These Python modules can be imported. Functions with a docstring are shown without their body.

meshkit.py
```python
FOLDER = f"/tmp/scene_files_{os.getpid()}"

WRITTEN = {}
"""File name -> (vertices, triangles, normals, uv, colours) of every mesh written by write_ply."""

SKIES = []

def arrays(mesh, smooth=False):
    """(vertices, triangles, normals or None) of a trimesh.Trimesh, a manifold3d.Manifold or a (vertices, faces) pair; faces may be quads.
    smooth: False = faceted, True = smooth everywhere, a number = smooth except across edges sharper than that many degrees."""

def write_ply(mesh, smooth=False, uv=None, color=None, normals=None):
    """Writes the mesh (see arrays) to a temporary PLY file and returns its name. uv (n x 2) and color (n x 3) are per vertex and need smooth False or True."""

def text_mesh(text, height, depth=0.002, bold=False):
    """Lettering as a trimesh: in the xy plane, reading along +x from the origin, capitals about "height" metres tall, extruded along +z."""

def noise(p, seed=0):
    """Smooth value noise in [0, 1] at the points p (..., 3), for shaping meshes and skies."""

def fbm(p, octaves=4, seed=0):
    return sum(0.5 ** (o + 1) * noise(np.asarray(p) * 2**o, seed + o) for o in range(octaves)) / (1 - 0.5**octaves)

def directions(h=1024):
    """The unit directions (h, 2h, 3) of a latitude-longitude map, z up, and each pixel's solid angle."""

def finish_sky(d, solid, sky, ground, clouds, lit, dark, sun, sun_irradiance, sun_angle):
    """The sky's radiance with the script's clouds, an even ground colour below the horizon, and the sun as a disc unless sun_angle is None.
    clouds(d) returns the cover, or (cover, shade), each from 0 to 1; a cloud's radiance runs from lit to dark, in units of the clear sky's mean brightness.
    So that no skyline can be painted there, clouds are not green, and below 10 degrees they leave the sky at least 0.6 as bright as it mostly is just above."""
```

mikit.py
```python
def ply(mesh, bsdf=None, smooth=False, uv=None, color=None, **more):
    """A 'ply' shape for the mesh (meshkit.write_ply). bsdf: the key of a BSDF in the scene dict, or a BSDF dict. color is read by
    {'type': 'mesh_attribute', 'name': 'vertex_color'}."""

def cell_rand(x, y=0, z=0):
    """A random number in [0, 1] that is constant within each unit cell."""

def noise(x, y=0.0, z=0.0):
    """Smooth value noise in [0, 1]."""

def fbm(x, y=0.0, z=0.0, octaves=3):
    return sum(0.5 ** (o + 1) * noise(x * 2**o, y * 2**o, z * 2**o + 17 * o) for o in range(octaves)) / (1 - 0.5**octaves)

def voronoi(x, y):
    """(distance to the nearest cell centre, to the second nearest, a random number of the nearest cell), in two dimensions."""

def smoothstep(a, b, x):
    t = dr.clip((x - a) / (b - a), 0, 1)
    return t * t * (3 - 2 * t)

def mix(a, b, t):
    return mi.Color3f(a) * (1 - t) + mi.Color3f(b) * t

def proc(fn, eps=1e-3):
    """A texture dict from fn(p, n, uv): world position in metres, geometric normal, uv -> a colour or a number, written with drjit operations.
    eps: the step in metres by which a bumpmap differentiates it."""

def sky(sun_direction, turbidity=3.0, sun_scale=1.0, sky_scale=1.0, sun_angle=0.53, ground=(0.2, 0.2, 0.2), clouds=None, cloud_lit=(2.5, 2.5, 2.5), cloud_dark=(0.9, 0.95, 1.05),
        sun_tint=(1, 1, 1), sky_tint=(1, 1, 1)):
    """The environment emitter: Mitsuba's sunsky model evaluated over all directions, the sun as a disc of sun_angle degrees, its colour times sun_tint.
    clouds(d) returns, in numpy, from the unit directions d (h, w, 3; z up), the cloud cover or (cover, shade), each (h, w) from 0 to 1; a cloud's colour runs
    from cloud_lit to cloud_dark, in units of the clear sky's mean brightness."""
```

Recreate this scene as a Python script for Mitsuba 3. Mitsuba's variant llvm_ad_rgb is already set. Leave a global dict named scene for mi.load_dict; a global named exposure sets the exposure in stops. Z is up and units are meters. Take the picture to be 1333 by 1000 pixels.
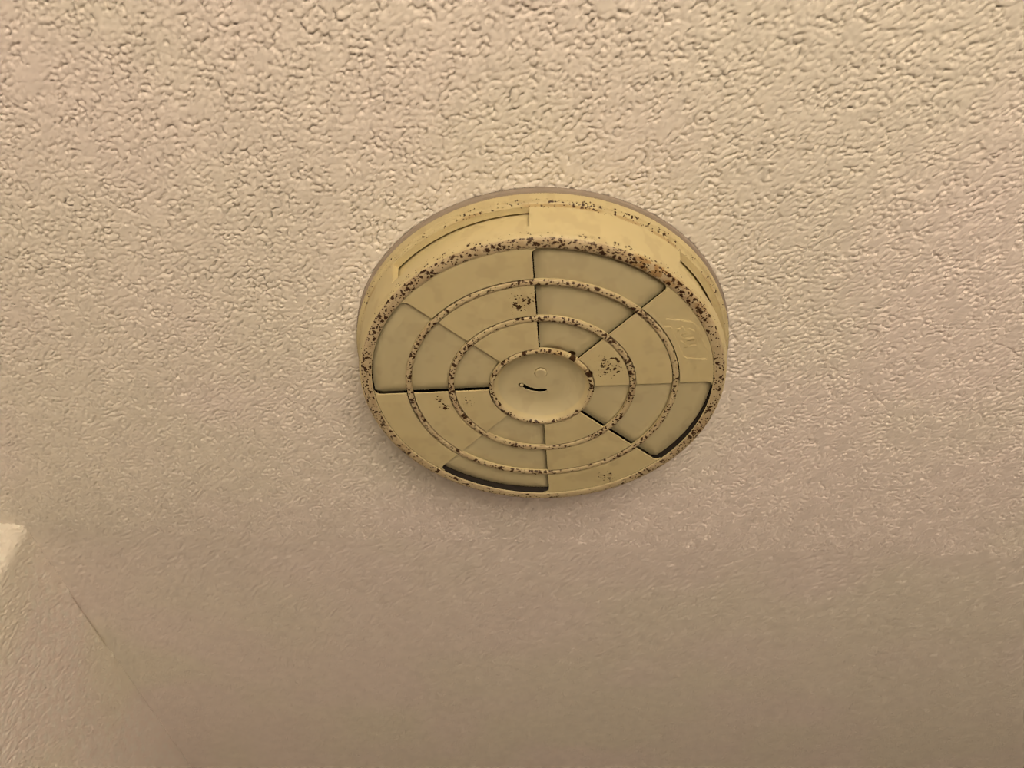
import math
import numpy as np
import drjit as dr
import trimesh
import manifold3d as m3
import shapely
from scipy.spatial import cKDTree
from shapely.geometry import Polygon, LineString, Point
from shapely import affinity
import mitsuba as mi
import mikit, meshkit
from mikit import noise, fbm, voronoi, smoothstep, mix, proc

T = mi.ScalarTransform4f
scene, labels = {}, {}

# ------------------------------------------------------------------ camera, light, exposure
CEIL = 2.40                     # ceiling height
EYE = np.array([0.0, 0.0, CEIL - 0.2036])
PITCH, ROLL = math.radians(45.335), math.radians(1.623)
fwd = np.array([0, math.cos(PITCH), math.sin(PITCH)])
up0 = np.array([0, -math.sin(PITCH), math.cos(PITCH)])
right0 = np.array([1.0, 0, 0])
up = -math.sin(ROLL) * right0 + math.cos(ROLL) * up0
scene['camera'] = {'type': 'thinlens', 'fov': math.degrees(2 * math.atan(666.5 / 1050)), 'fov_axis': 'x',
                   'aperture_radius': 0.0010, 'focus_distance': 0.262, 'near_clip': 0.01, 'far_clip': 20.0,
                   'to_world': T().look_at(origin=EYE.tolist(), target=(EYE + fwd).tolist(), up=up.tolist())}
exposure = -0.37
LAMP_AT = (0.09, -0.47, CEIL - 0.43)      # globe of the pendant lamp behind the photographer
LAMP_R = 0.21
LAMP_POWER = (17.0, 13.6, 10.3)

# ------------------------------------------------------------------ helpers
def add(key, mesh, bsdf, smooth=30, kind=None, label=None, cat=None, group=None, **more):
    scene[key] = mikit.ply(mesh, bsdf, smooth=smooth, **more)
    e = {}
    if kind: e['kind'] = kind
    if label: e['label'] = label
    if cat: e['category'] = cat
    if group: e['group'] = group
    if e: labels[key] = e

def numbered(base):
    if base not in scene: return base
    n = 1
    while f'{base}_{n:03d}' in scene: n += 1
    return f'{base}_{n:03d}'

def sstep(a, b, x):
    t = np.clip((x - a) / (b - a), 0, 1)
    return t * t * (3 - 2 * t)

# ------------------------------------------------------------------ materials
CX, CY, H = 0.0096, 0.1838, 0.0197       # centre of the alarm on the ceiling, its depth
PHI0 = -5.6                              # turn of the alarm's sectors, degrees

def paper_bump(p, n, uv):
    # fine woodchip relief for the stretches of paper that are not meshed finely
    a, b, c = p.x * 420, p.y * 420, p.z * 420
    v = noise(a, b, c)
    crease = smoothstep(0.0, 0.16, dr.abs(v - 0.5))
    inside = dr.select((dr.abs(p.x) < 0.37) & (p.y > 0.045) & (p.y < 0.62) & (p.z > CEIL - 0.17), 0.0, 1.0)
    return inside * 0.00028 * crease * noise(a * 0.45 + 9, b * 0.45, c * 0.45)

def paper_colour(p, n, uv):
    v = fbm(p.x * 14 + 3, p.y * 14, p.z * 14, 3)
    w = fbm(p.x * 300, p.y * 300, p.z * 300, 2)
    col = mix((0.765, 0.705, 0.655), (0.745, 0.715, 0.625), smoothstep(0.35, 0.65, v))
    return col * (0.94 + 0.12 * w)

def papered(colour):
    return {'type': 'bumpmap', 'bump': proc(paper_bump, eps=2e-4), 'scale': 1.0,
            'nested': {'type': 'twosided', 'nested': {'type': 'principled', 'base_color': proc(colour), 'roughness': 0.85, 'specular': 0.12}}}

def lit_wall_colour(p, n, uv):
    return dr.minimum(paper_colour(p, n, uv) * 1.20, 0.9)  # ceiling paper lightened: lamp light on the wall put into its colour

scene['paper'] = papered(paper_colour)
scene['lit_wall_paper'] = papered(lit_wall_colour)
scene['brown_paint'] = {'type': 'twosided', 'nested': {'type': 'diffuse', 'reflectance': {'type': 'rgb', 'value': (0.22, 0.125, 0.055)}}}
scene['floor_boards'] = {'type': 'twosided', 'nested': {'type': 'principled', 'base_color': proc(lambda p, n, uv: mix((0.16, 0.09, 0.045), (0.22, 0.13, 0.07), fbm(p.x * 30, p.y * 3, 0, 3))), 'roughness': 0.5}}

def gauss(x, y, gx, gy, s):
    return dr.exp(-(dr.square(x - gx) + dr.square(y - gy)) / (s * s))

def band(r, a, b, soft):
    return smoothstep(a - soft, a + soft, r) * (1 - smoothstep(b - soft, b + soft, r))

def plastic_colour(p, n, uv):
    x, y, d = p.x - CX, p.y - CY, CEIL - p.z
    r = dr.sqrt(x * x + y * y) + 1e-6
    q = r + dr.maximum(H - d, 0) * smoothstep(0.0560, 0.0575, r)    # unrolled: goes on down the side
    ux, uy = x / r * q * 1000, y / r * q * 1000                      # millimetres
    wob = 0.7 * (noise(ux * 0.9, uy * 0.9, 4.0) - 0.5)
    wob2 = 0.7 * (noise(ux * 0.9, uy * 0.9, 8.0) - 0.5)
    ang = noise(x / r * 4.5 + 20, y / r * 4.5, q * 60)               # varies round the rings
    ang2 = noise(x / r * 11 + 40, y / r * 11, q * 90)
    near = 0.5 - 0.5 * y / r                                         # nearer the lamp side
    rim = band(q, 0.0548, 0.0585, 0.0004) * (0.45 + 0.85 * ang) * (0.72 + 0.38 * near)
    rimside = band(q, 0.0585, 0.0612, 0.0012) * 0.85 * ang * near
    onrib = smoothstep(0.0188, 0.0191, d)
    ring_a = band(r, 0.0418, 0.0438, 0.0002) * (0.25 + 1.2 * ang) * onrib
    ring_b = band(r, 0.0282, 0.0303, 0.0002) * (0.30 + 1.2 * ang) * onrib
    hub = band(r, 0.0153, 0.0171, 0.0003) * (0.35 + 1.1 * ang) * onrib
    ledge = band(q, 0.0724, 0.0764, 0.0008) * (1.0 * ang2) * near
    X, Y = x * 1000, y * 1000
    clusters = 1.1 * gauss(X, Y, 20.8, -10.5, 4.6) + 1.1 * gauss(X, Y, -7.3, -35.5, 3.5) + 1.1 * gauss(X, Y, 25.5, 43.8, 2.9) \
        + 1.2 * gauss(X, Y, -33.5, 6.0, 1.6) + 1.2 * gauss(X, Y, -31.5, 10.0, 1.6) + 0.7 * gauss(X, Y, -24.0, 7.5, 2.6) + 0.30 * gauss(X, Y, 33, -30, 3.5)
    dens = dr.clip(rim + rimside + ring_a + ring_b + hub + ledge + clusters, 0, 1)
    big, _, c1 = voronoi(ux * 0.70 + wob, uy * 0.70 + wob2)
    small, _, c2 = voronoi(ux * 1.25 + 7 + wob, uy * 1.25 + 3 + wob2)
    r1 = 0.50 * smoothstep(1.04 - 0.55 * dens, 1.40 - 0.60 * dens, c1 + 0.10 * dens)
    r2 = 0.42 * smoothstep(1.00 - 0.65 * dens, 1.30 - 0.60 * dens, c2)
    spots = dr.maximum(1 - smoothstep(r1 * 0.65, r1 + 0.02, big), 1 - smoothstep(r2 * 0.6, r2 + 0.03, small)) * smoothstep(0.02, 0.14, dens)
    # two dark blots on the hub's lip and its bare stretch between them
    spots = dr.maximum(spots * (1 - gauss(X, Y, 12.2, -10.5, 1.9)), smoothstep(0.30, 0.55, dr.maximum(gauss(X, Y, 8.9, -13.6, 1.25), gauss(X, Y, 14.6, -7.2, 1.35))))
    cream = mix((0.56, 0.485, 0.262), (0.545, 0.48, 0.275), fbm(X * 0.12 + 5, Y * 0.12, d * 100, 3))
    film = fbm(ux * 0.22 + 31, uy * 0.22, 0.0, 3)
    cream = mix(cream, (0.45, 0.375, 0.21), 0.35 * smoothstep(0.52, 0.72, film))
    worn = dr.clip(rim * 1.3 + (ring_a + ring_b) * 0.8 + hub * 0.6, 0, 1)
    cream = mix(cream, (0.42, 0.325, 0.225), 0.55 * worn)
    rust = dr.clip(1.5 * gauss(X, Y, 27.5, -49.0, 6.0) + 0.9 * gauss(X, Y, 34, -46, 5.0) + 0.55 * gauss(X, Y, 44, -36, 8) + 0.6 * gauss(X, Y, 54, 16, 4) + 0.5 * gauss(X, Y, -45, 36, 7), 0, 1) * band(q, 0.0548, 0.0592, 0.0008)
    rust = rust * smoothstep(0.30, 0.60, noise(ux * 0.9 + 3, uy * 0.9, 2.0))
    streak = band(q, 0.0727, 0.0741, 0.0004) * smoothstep(0.45, 0.62, ang2) * near
    hubsmear = gauss(X, Y, 4.2, -15.6, 2.2) * band(r, 0.0155, 0.0170, 0.0003)
    cream = mix(cream, (0.30, 0.165, 0.045), dr.clip(0.75 * rust + 0.45 * streak + 0.5 * hubsmear, 0, 0.85))
    cream = mix(cream, (0.60, 0.50, 0.28), band(r, 0.0153, 0.0169, 0.0002) * smoothstep(0.3, 0.6, gauss(X, Y, 12.2, -10.6, 2.6)))
    halo = dr.clip(dens - 0.25, 0, 1) * smoothstep(0.45, 0.75, noise(ux * 0.6 + 11, uy * 0.6, 6.0))
    cream = mix(cream, (0.28, 0.18, 0.08), 0.40 * halo)
    recess_shade = (1 - smoothstep(0.0178, 0.0182, d)) * (1 - smoothstep(0.0548, 0.0552, r))      # shade of the recesses painted in: inner panels and dish darker, greyer
    cream = cream * mix((1, 1, 1), (0.90, 0.925, 1.0), recess_shade)
    return mix(cream, (0.035, 0.013, 0.003), dr.clip(spots, 0, 1) * 0.97)

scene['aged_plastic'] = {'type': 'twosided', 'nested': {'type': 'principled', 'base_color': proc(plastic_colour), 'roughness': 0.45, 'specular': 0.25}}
scene['grey_plastic'] = {'type': 'twosided', 'nested': {'type': 'principled', 'base_color': {'type': 'rgb', 'value': (0.30, 0.255, 0.205)}, 'roughness': 0.55}}
scene['dark_board'] = {'type': 'twosided', 'nested': {'type': 'principled', 'base_color': {'type': 'rgb', 'value': (0.014, 0.010, 0.007)}, 'roughness': 0.8}}
scene['white_metal'] = {'type': 'twosided', 'nested': {'type': 'principled', 'base_color': {'type': 'rgb', 'value': (0.7, 0.68, 0.64)}, 'roughness': 0.4}}
scene['opal_glass'] = {'type': 'twosided', 'nested': {'type': 'diffuse', 'reflectance': {'type': 'rgb', 'value': (0.7, 0.68, 0.62)}}}

# ------------------------------------------------------------------ setting
XL, YC = -0.2117, 0.2955                 # the wall's face, its outer corner
XR, YB, YF, XLL = 2.3, -3.6, 3.2, -2.6

def relief(a, b, seed=0):
    """Height of the stippled paper in metres at surface coordinates a, b (metres): flat grains of uneven height parted by creases, with pits where they meet."""
    rng = np.random.default_rng(seed + 5)
    P = lambda s, k: np.stack([a * s + k * 13.7, b * s + k * 5.3, np.full_like(a, k * 3.1)], -1)
    a2 = a + (meshkit.noise(P(900, 1), seed) - 0.5) * 0.0008
    b2 = b + (meshkit.noise(P(900, 2), seed) - 0.5) * 0.0008
    cell = 0.00185
    ga, gb = np.meshgrid(np.arange(a.min() - 0.01, a.max() + 0.01, cell * 1.12), np.arange(b.min() - 0.01, b.max() + 0.01, cell * 0.9), indexing='ij')
    pts = np.stack([ga.ravel(), gb.ravel()], -1) + rng.uniform(-0.5, 0.5, (ga.size, 2)) * cell * 0.95
    d, which = cKDTree(pts).query(np.stack([a2, b2], -1), k=3, workers=-1)
    tops = rng.uniform(0, 1, len(pts)) ** 1.3
    n3 = meshkit.noise(P(330, 5), seed)
    n4 = meshkit.noise(P(480, 6), seed + 1)
    crease = (1 - sstep(0.0, 0.00055, d[:, 1] - d[:, 0])) * sstep(0.30, 0.70, n3)
    pit = (1 - sstep(0.0, 0.00080, d[:, 2] - d[:, 0])) * sstep(0.38, 0.60, n4)
    dome = -np.minimum(d[:, 0] / cell, 1) ** 2
    return 0.00013 * tops[which[:, 0]] * sstep(0.0, 0.0005, d[:, 1] - d[:, 0]) + 0.00010 * dome + 0.00009 * n4 - 0.00025 * crease - 0.00085 * pit

def spaced(*runs):
    out = []
    for a, b, s in runs: out.append(np.arange(a, b, s))
    out.append([runs[-1][1]])
    return np.concatenate(out)

def grid(us, vs):
    U, V = np.meshgrid(us, vs, indexing='ij')
    n, m = U.shape
    i = np.arange(n * m).reshape(n, m)
    f = np.stack([i[:-1, :-1], i[1:, :-1], i[1:, 1:], i[:-1, 1:]], -1).reshape(-1, 4)
    return U.ravel(), V.ravel(), f

def ceiling():
    verts, faces, at = [], [], 0
    def patch(us, vs, fine):
        nonlocal at
        u, v, f = grid(us, vs)
        z = np.zeros_like(u)
        if fine:
            z = relief(u, v) * sstep(-0.378, -0.36, u) * (1 - sstep(0.352, 0.368, u)) * sstep(0.044, 0.055, v) * (1 - sstep(0.61, 0.628, v))
        verts.append(np.stack([u, v, CEIL - z], -1)); faces.append(f[:, ::-1] + at); at += len(u)
    lap = 0.0006
    near = 0.30
    patch(spaced((-0.236, 0.226, 0.00038)), spaced((0.044, near, 0.00038)), True)
    patch(spaced((-0.38, -0.236 + lap, 0.0009)), spaced((0.044, near, 0.0009)), True)
    patch(spaced((0.226 - lap, 0.37, 0.0009)), spaced((0.044, near, 0.0009)), True)
    patch(spaced((-0.38, 0.37, 0.00078)), spaced((near - lap, 0.63, 0.00078)), True)
    patch(spaced((XLL, -0.38 + lap, 0.2)), spaced((YB, YF, 0.2)), False)
    patch(spaced((0.37 - lap, XR, 0.2)), spaced((YB, YF, 0.2)), False)
    patch(spaced((-0.38, 0.37, 0.1)), spaced((YB, 0.044 + lap, 0.2)), False)
    patch(spaced((-0.38, 0.37, 0.1)), spaced((0.63 - lap, YF, 0.2)), False)
    return np.concatenate(verts), np.concatenate(faces)
add('ceiling', ceiling(), 'paper', smooth=True, kind='structure', label='pale pinkish stipple papered ceiling')

# the wall: rounded outer corner, its long face along +y, its short face along -x
R = 0.006
def wall_left():
    # arc-length coordinate: along the short face, round the corner, along the long face
    L1, arc = XL - R - XLL, R * math.pi / 2
    s = spaced((0, L1 - 0.06, 0.06), (L1 - 0.06, L1 + arc + 0.34, 0.00065), (L1 + arc + 0.34, L1 + arc + (YF - YC - R), 0.06))
    dz = spaced((0, 0.16, 0.0007), (0.16, 0.3, 0.01), (0.3, CEIL, 0.15))
    S, D, f = grid(s, dz)
    t = np.clip((S - L1) / arc, 0, 1) * math.pi / 2
    x = np.where(S < L1, XLL + S, np.where(S < L1 + arc, XL - R + R * np.sin(t), XL))
    y = np.where(S < L1, YC, np.where(S < L1 + arc, YC + R - R * np.cos(t), YC + R + (S - L1 - arc)))
    nx, ny = np.sin(t), -np.cos(t)
    fine = sstep(L1 - 0.055, L1 - 0.05, S) * (1 - sstep(L1 + arc + 0.31, L1 + arc + 0.33, S)) * (1 - sstep(0.14, 0.158, D))
    h = relief(S * 1.25, D * 1.25, 7) * fine * 1.2
    along = S - L1 - arc + YC + R
    # a short stretch where the paper's top edge has sprung and leaves a dark gap
    gap = sstep(0.350, 0.358, along) * (1 - sstep(0.398, 0.412, along)) * (D < 0.0012)
    h = h - 0.0010 * gap
    return np.stack([x + nx * h, y + ny * h, CEIL + 0.0005 - D], -1), f[:, ::-1]
add('wall_left', wall_left(), 'lit_wall_paper', smooth=True, kind='structure', label='papered wall with a rounded outer corner at the lower left')

def slab(key, lo, hi, bsdf, label):
    b = trimesh.creation.box(bounds=[lo, hi])
    add(key, b, bsdf, smooth=False, kind='structure', label=label)
slab('wall_right', (XR, YB, 0), (XR + 0.1, YF, CEIL), 'brown_paint', 'brown painted wall to the right, outside the picture')
slab('wall_back', (XLL, YB - 0.1, 0), (XR, YB, CEIL), 'brown_paint', 'brown painted wall behind the photographer')
slab('wall_front', (XL, YF, 0), (XR, YF + 0.1, CEIL), 'brown_paint', 'brown painted end wall beyond the picture')
slab('wall_side', (XLL - 0.1, YB, 0), (XLL, YC, CEIL), 'brown_paint', 'brown painted wall of the wider part of the hall')
slab('floor', (XLL, YB, -0.1), (XR, YF, 0), 'floor_boards', 'brown floor')

# ------------------------------------------------------------------ the smoke alarm
A = 'smoke_alarm'
labels[A] = {'label': 'round yellowed plastic smoke alarm with ring grille and rust specks on the ceiling', 'category': 'smoke alarm'}
SEG = 288

def revolve(profile, seg=SEG):
    """Solid of revolution of the (r, d) outline, d downwards from the ceiling."""
    p = np.array([(r, -d) for r, d in profile])
    if Polygon(p).exterior.is_ccw is False: p = p[::-1]
    return m3.CrossSection([p]).revolve(seg)

def extrude(poly, d0, d1):
    """The plan polygon (metres, alarm-centred) from depth d0 to the deeper d1."""
    out = None
    for g in getattr(poly, 'geoms', [poly]):
        if g.is_empty or g.area < 1e-9: continue
        loops = [np.array(g.exterior.coords)[:-1]] + [np.array(i.coords)[:-1] for i in g.interiors]
        m = m3.CrossSection(loops, m3.FillRule.EvenOdd).extrude(d1 - d0).translate([0, 0, -d1])
        out = m if out is None else out + m
    return out

def bevelled(poly, d0, d1, c=0.00022):
    """As extrude, with the lower (visible) edges rounded off in three small steps of their own slope."""
    return (extrude(poly, d0, d1 - c) + extrude(poly.buffer(-c * 0.3), d0, d1 - c * 0.3)) + extrude(poly.buffer(-c), d0, d1)

def pol(r, phi):
    a = math.radians(phi)
    return (r * math.sin(a), -r * math.cos(a))

def sector(r0, r1, a0, a1, n=40):
    th = np.linspace(a0, a1, n)
    return Polygon([pol(r1, t) for t in th] + [pol(r0, t) for t in th[::-1]])

def put(m):
    me = m.to_mesh() if hasattr(m, 'to_mesh') else None
    vv, ff = (me.vert_properties[:, :3].astype(float), me.tri_verts) if me is not None else (m.vertices, m.faces)
    return trimesh.Trimesh(vv + [CX, CY, CEIL], ff, process=False)

def part(name, m, bsdf='aged_plastic', smooth=35, **kw):
    key = numbered(f'{A}__{name}')
    add(key, put(m), bsdf, smooth=smooth, **kw)
    return key

part('mounting_plate', revolve([(0, -0.0008), (0.0618, -0.0008), (0.0622, 0.0004), (0.0621, 0.0017), (0.0614, 0.0021), (0, 0.0021)]), 'grey_plastic', label='thin grey mounting plate')
part('circuit_board', revolve([(0, 0.0021), (0.050, 0.0021), (0.050, 0.0060), (0, 0.0060)]), 'dark_board')

cover = revolve([(0.0614, 0.0021), (0.0616, 0.0050), (0.0613, 0.0055), (0.0607, 0.0057), (0.0603, 0.0062), (0.0590, 0.0168), (0.0587, 0.0180),
                 (0.0583, 0.0188), (0.0577, 0.0194), (0.0570, 0.0197), (0.0558, 0.0197), (0.0551, 0.0196), (0.0547, 0.0194), (0.0546, 0.0192),
                 (0.0548, 0.0190), (0.0562, 0.0187), (0.0569, 0.0175), (0.0571, 0.0160), (0.0583, 0.0060), (0.0596, 0.0021)])
for k in (1, 3, 5, 7):
    cover = cover - extrude(sector(0.050, 0.070, 45 * k + PHI0 + 0.3, 45 * k + 45 + PHI0 - 0.3), 0.0071, 0.0152)
part('cover', cover)
part('inner_sleeve', revolve([(0.0566, 0.0058), (0.0576, 0.0058), (0.0565, 0.0156), (0.0557, 0.0156)]))

part('added_dark_ring', revolve([(0.0551, 0.0150), (0.0556, 0.0150), (0.0556, 0.0186), (0.0551, 0.0186)]), 'dark_board', label='added dark ring that blackens the gap inside the rim')  # near-black ring added so the gap inside the rim reads as shadow
BANDS = ((0.0171, 0.0281), (0.0304, 0.0417), (0.0440, 0.0545))
TOP, LOW, THICK = 0.01925, 0.0175, 0.0005
full = sector(0.0168, 0.0545, 0, 360, 361)
openings = []
for k in (0, 2, 4, 6):
    a0, a1 = 45 * k + PHI0, 45 * k + 45 + PHI0
    s = sector(0.0120, 0.0545, a0, a1)
    rounded = s.buffer(-0.0020).buffer(0.0020, quad_segs=12)
    # only the outer corners are rounded
    openings.append(rounded.union(sector(0.0120, 0.046, a0, a1)))
raised = Point(0, 0).buffer(0.0545, quad_segs=90).difference(shapely.union_all(openings))
for k in (1, 3, 5, 7):
    wedge = sector(0.010, 0.060, 45 * k + PHI0 - 6, 45 * k + 45 + PHI0 + 6)
    for r0, r1 in BANDS:
        ring = Point(0, 0).buffer(r1, quad_segs=90).difference(Point(0, 0).buffer(r0, quad_segs=90))
        piece = raised.intersection(wedge).intersection(ring)
        piece = max(getattr(piece, 'geoms', [piece]), key=lambda g: g.area)
        key = part('raised_panel', bevelled(piece, TOP - THICK, TOP, 0.00015))
        if k == 1 and r0 > 0.04: emblem_host = key
def pillow(poly, low, drop, zone, thick=0.0007, step=0.00045):
    """A moulded lid over the plan polygon: flat at depth low in the middle, its edges curving up by drop over the last zone metres."""
    from scipy.spatial import Delaunay
    edge = poly.exterior.segmentize(step)
    ring = np.array(edge.coords)[:-1]
    x0, y0, x1, y1 = poly.bounds
    gx, gy = np.meshgrid(np.arange(x0, x1, step), np.arange(y0, y1, step))
    g = np.stack([gx.ravel(), gy.ravel()], -1)
    g = g[shapely.contains_xy(poly.buffer(-step * 0.6), g[:, 0], g[:, 1])]
    pts = np.vstack([ring, g])
    tri = Delaunay(pts).simplices
    c = pts[tri].mean(1)
    tri = tri[shapely.contains_xy(poly, c[:, 0], c[:, 1])]
    a, b, c = (pts[tri[:, k]] for k in range(3))
    flip = ((b - a)[:, 0] * (c - a)[:, 1] - (b - a)[:, 1] * (c - a)[:, 0]) > 0
    tri[flip] = tri[flip][:, ::-1]                      # face down
    t = shapely.distance(shapely.points(pts), edge) / zone
    d = low - drop * np.clip(1 - t, 0, 1) ** 2
    n, m = len(pts), len(ring)
    v = np.vstack([np.column_stack([pts, -d]), np.column_stack([pts, -d + thick])])
    r = np.arange(m); q = (r + 1) % m
    side = np.vstack([np.column_stack([r, q, q + n]), np.column_stack([r, q + n, r + n])])
    return trimesh.Trimesh(v, np.vstack([tri, tri[:, ::-1] + n, side]), process=False)

disc_plan = Point(0, 0).buffer(0.0549, quad_segs=90)
for k, o in zip((0, 2, 4, 6), openings):
    a0 = 45 * k + PHI0
    lid = o.buffer(0.0009 if k == 2 else 0.0013).intersection(disc_plan).difference(Point(0, 0).buffer(0.0149, quad_segs=60))
    if k in (0, 4):      # a hairline gap along this edge
        lid = lid.difference(LineString([(0, 0), pol(0.06, a0)]).buffer(0.00028)).difference(sector(0.001, 0.06, a0 - 60, a0))
    lid = max(getattr(lid, 'geoms', [lid]), key=lambda g: g.area)
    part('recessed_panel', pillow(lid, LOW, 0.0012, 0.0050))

def ring_rib(r0, r1):
    m, w = (r0 + r1) / 2, (r1 - r0) / 2
    prof = [(r0, 0.0184), (r0, 0.01925)] + [(m - w * math.cos(t), 0.01925 + 0.00045 * math.sin(t)) for t in np.linspace(0.15, math.pi - 0.15, 9)] + [(r1, 0.01925), (r1, 0.0184)]
    return revolve(prof)
part('grille_ring', ring_rib(0.0419, 0.0437))
part('grille_ring', ring_rib(0.0283, 0.0302))

# hub: a lipped dish with a pip and a curved slot
hub = revolve([(0, 0.0152), (0.0075, 0.0152), (0.0104, 0.0155), (0.0118, 0.0159), (0.0132, 0.0166), (0.0143, 0.0175), (0.0151, 0.0181), (0.0169, 0.0182), (0.0169, 0.0190), (0.0167, 0.0195), (0.0163, 0.0197), (0.0158, 0.0197), (0.0155, 0.0195),
               (0.0152, 0.0190), (0.0144, 0.0182), (0.0132, 0.0174), (0.0118, 0.0167), (0.0104, 0.0162), (0.0090, 0.0160), (0.0075, 0.0159), (0, 0.0159)])
arc = LineString([(-0.0066, 0.0020), (-0.0048, 0.0034), (-0.0026, 0.0043), (-0.0004, 0.0046), (0.0012, 0.0043)]).buffer(0.00088, quad_segs=8)
slot = extrude(arc.buffer(0), 0.0144, 0.0190)
hub_m = hub - slot - revolve([(0.0019, 0.0156), (0.00225, 0.0156), (0.00225, 0.0170), (0.0019, 0.0170)], 40).translate([-0.0004, -0.0039, 0])
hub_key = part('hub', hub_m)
def disc(cx, cy, r, d0, d1):
    return revolve([(0, d0), (r, d0), (r, d1 - 0.0002), (r - 0.0002, d1), (0, d1)], 40).translate([cx, cy, 0])
add(hub_key + '__pip', put(disc(-0.0004, -0.0039, 0.0019, 0.0152, 0.0166)), 'aged_plastic')
add(hub_key + '__pip_001', put(disc(-0.0064, 0.0022, 0.00062, 0.0141, 0.0160)), 'aged_plastic')

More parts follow.
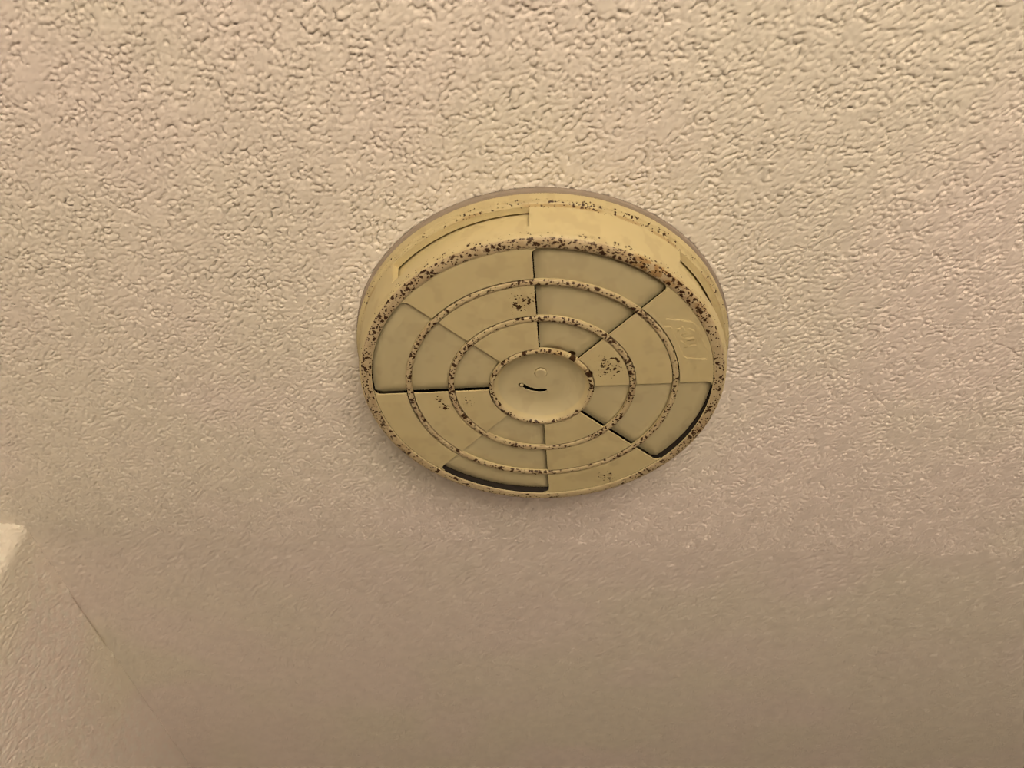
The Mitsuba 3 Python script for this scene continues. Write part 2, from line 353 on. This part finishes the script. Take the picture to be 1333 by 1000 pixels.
# the embossed emblem on the right-hand outer panel
o = np.array([35.8, -30.4]) / 1000
U_ = np.array([8.3, 0.6]) / 1000         # across the short side
V_ = np.array([7.2, 15.2]) / 1000        # along the long side
def em(u_, v_): return tuple(o + u_ * U_ + v_ * V_)
strokes = [
    [em(0.0, 0.0), em(0.42, 0.0)], [em(0.50, 0.01), em(0.80, 0.02), em(0.93, 0.06), em(1.0, 0.16), em(1.0, 0.55), em(1.0, 0.93), em(0.97, 0.98), em(0.58, 1.0)],
    [em(0.50, 1.01), em(0.10, 1.0), em(0.0, 0.96), em(0.0, 0.6), em(0.0, 0.22)],
    [em(-0.22, 0.20), em(-0.02, 0.20)],
    [em(0.22, 0.24), em(0.34, 0.22)], [em(0.45, 0.17), em(0.50, 0.28), em(0.62, 0.25)], [em(0.68, 0.20), em(0.84, 0.26), em(0.80, 0.40), em(0.62, 0.45), em(0.40, 0.46)],
    [em(0.22, 0.30), em(0.20, 0.40), em(0.30, 0.46)], [em(0.38, 0.36), em(0.64, 0.34)],
    [em(0.20, 0.55), em(0.32, 0.66)], [em(0.42, 0.54), em(0.74, 0.50)], [em(0.26, 0.72), em(0.46, 0.66), em(0.72, 0.60)], [em(0.76, 0.44), em(0.78, 0.58)],
]
emb = shapely.union_all([LineString(s).buffer(0.00038, quad_segs=6) for s in strokes])
add(emblem_host + '__emblem', put(bevelled(emb, TOP - 0.0002, TOP + 0.00050, 0.00026)), 'aged_plastic', label='embossed framed emblem')

# ------------------------------------------------------------------ pendant lamp behind the photographer (outside the picture)
L = 'pendant_lamp'
labels[L] = {'label': 'opal globe pendant lamp hanging from the ceiling behind the photographer', 'category': 'lamp'}
globe = trimesh.creation.icosphere(3, LAMP_R); globe.apply_translation(LAMP_AT)
scene[L + '__globe'] = mikit.ply(globe, 'opal_glass', smooth=True, emitter={'type': 'area', 'radiance': {'type': 'rgb', 'value': LAMP_POWER}})
topz = LAMP_AT[2] + LAMP_R
cap = trimesh.creation.cylinder(0.035, 0.05, sections=32); cap.apply_translation([LAMP_AT[0], LAMP_AT[1], topz + 0.015])
add(L + '__cap', cap, 'white_metal')
cord = trimesh.creation.cylinder(0.004, CEIL - topz - 0.04, sections=12); cord.apply_translation([LAMP_AT[0], LAMP_AT[1], (CEIL + topz + 0.03) / 2])
add(L + '__cord', cord, 'white_metal')
rose = trimesh.creation.cylinder(0.045, 0.02, sections=40); rose.apply_translation([LAMP_AT[0], LAMP_AT[1], CEIL - 0.01])
add(L + '__ceiling_rose', rose, 'white_metal')
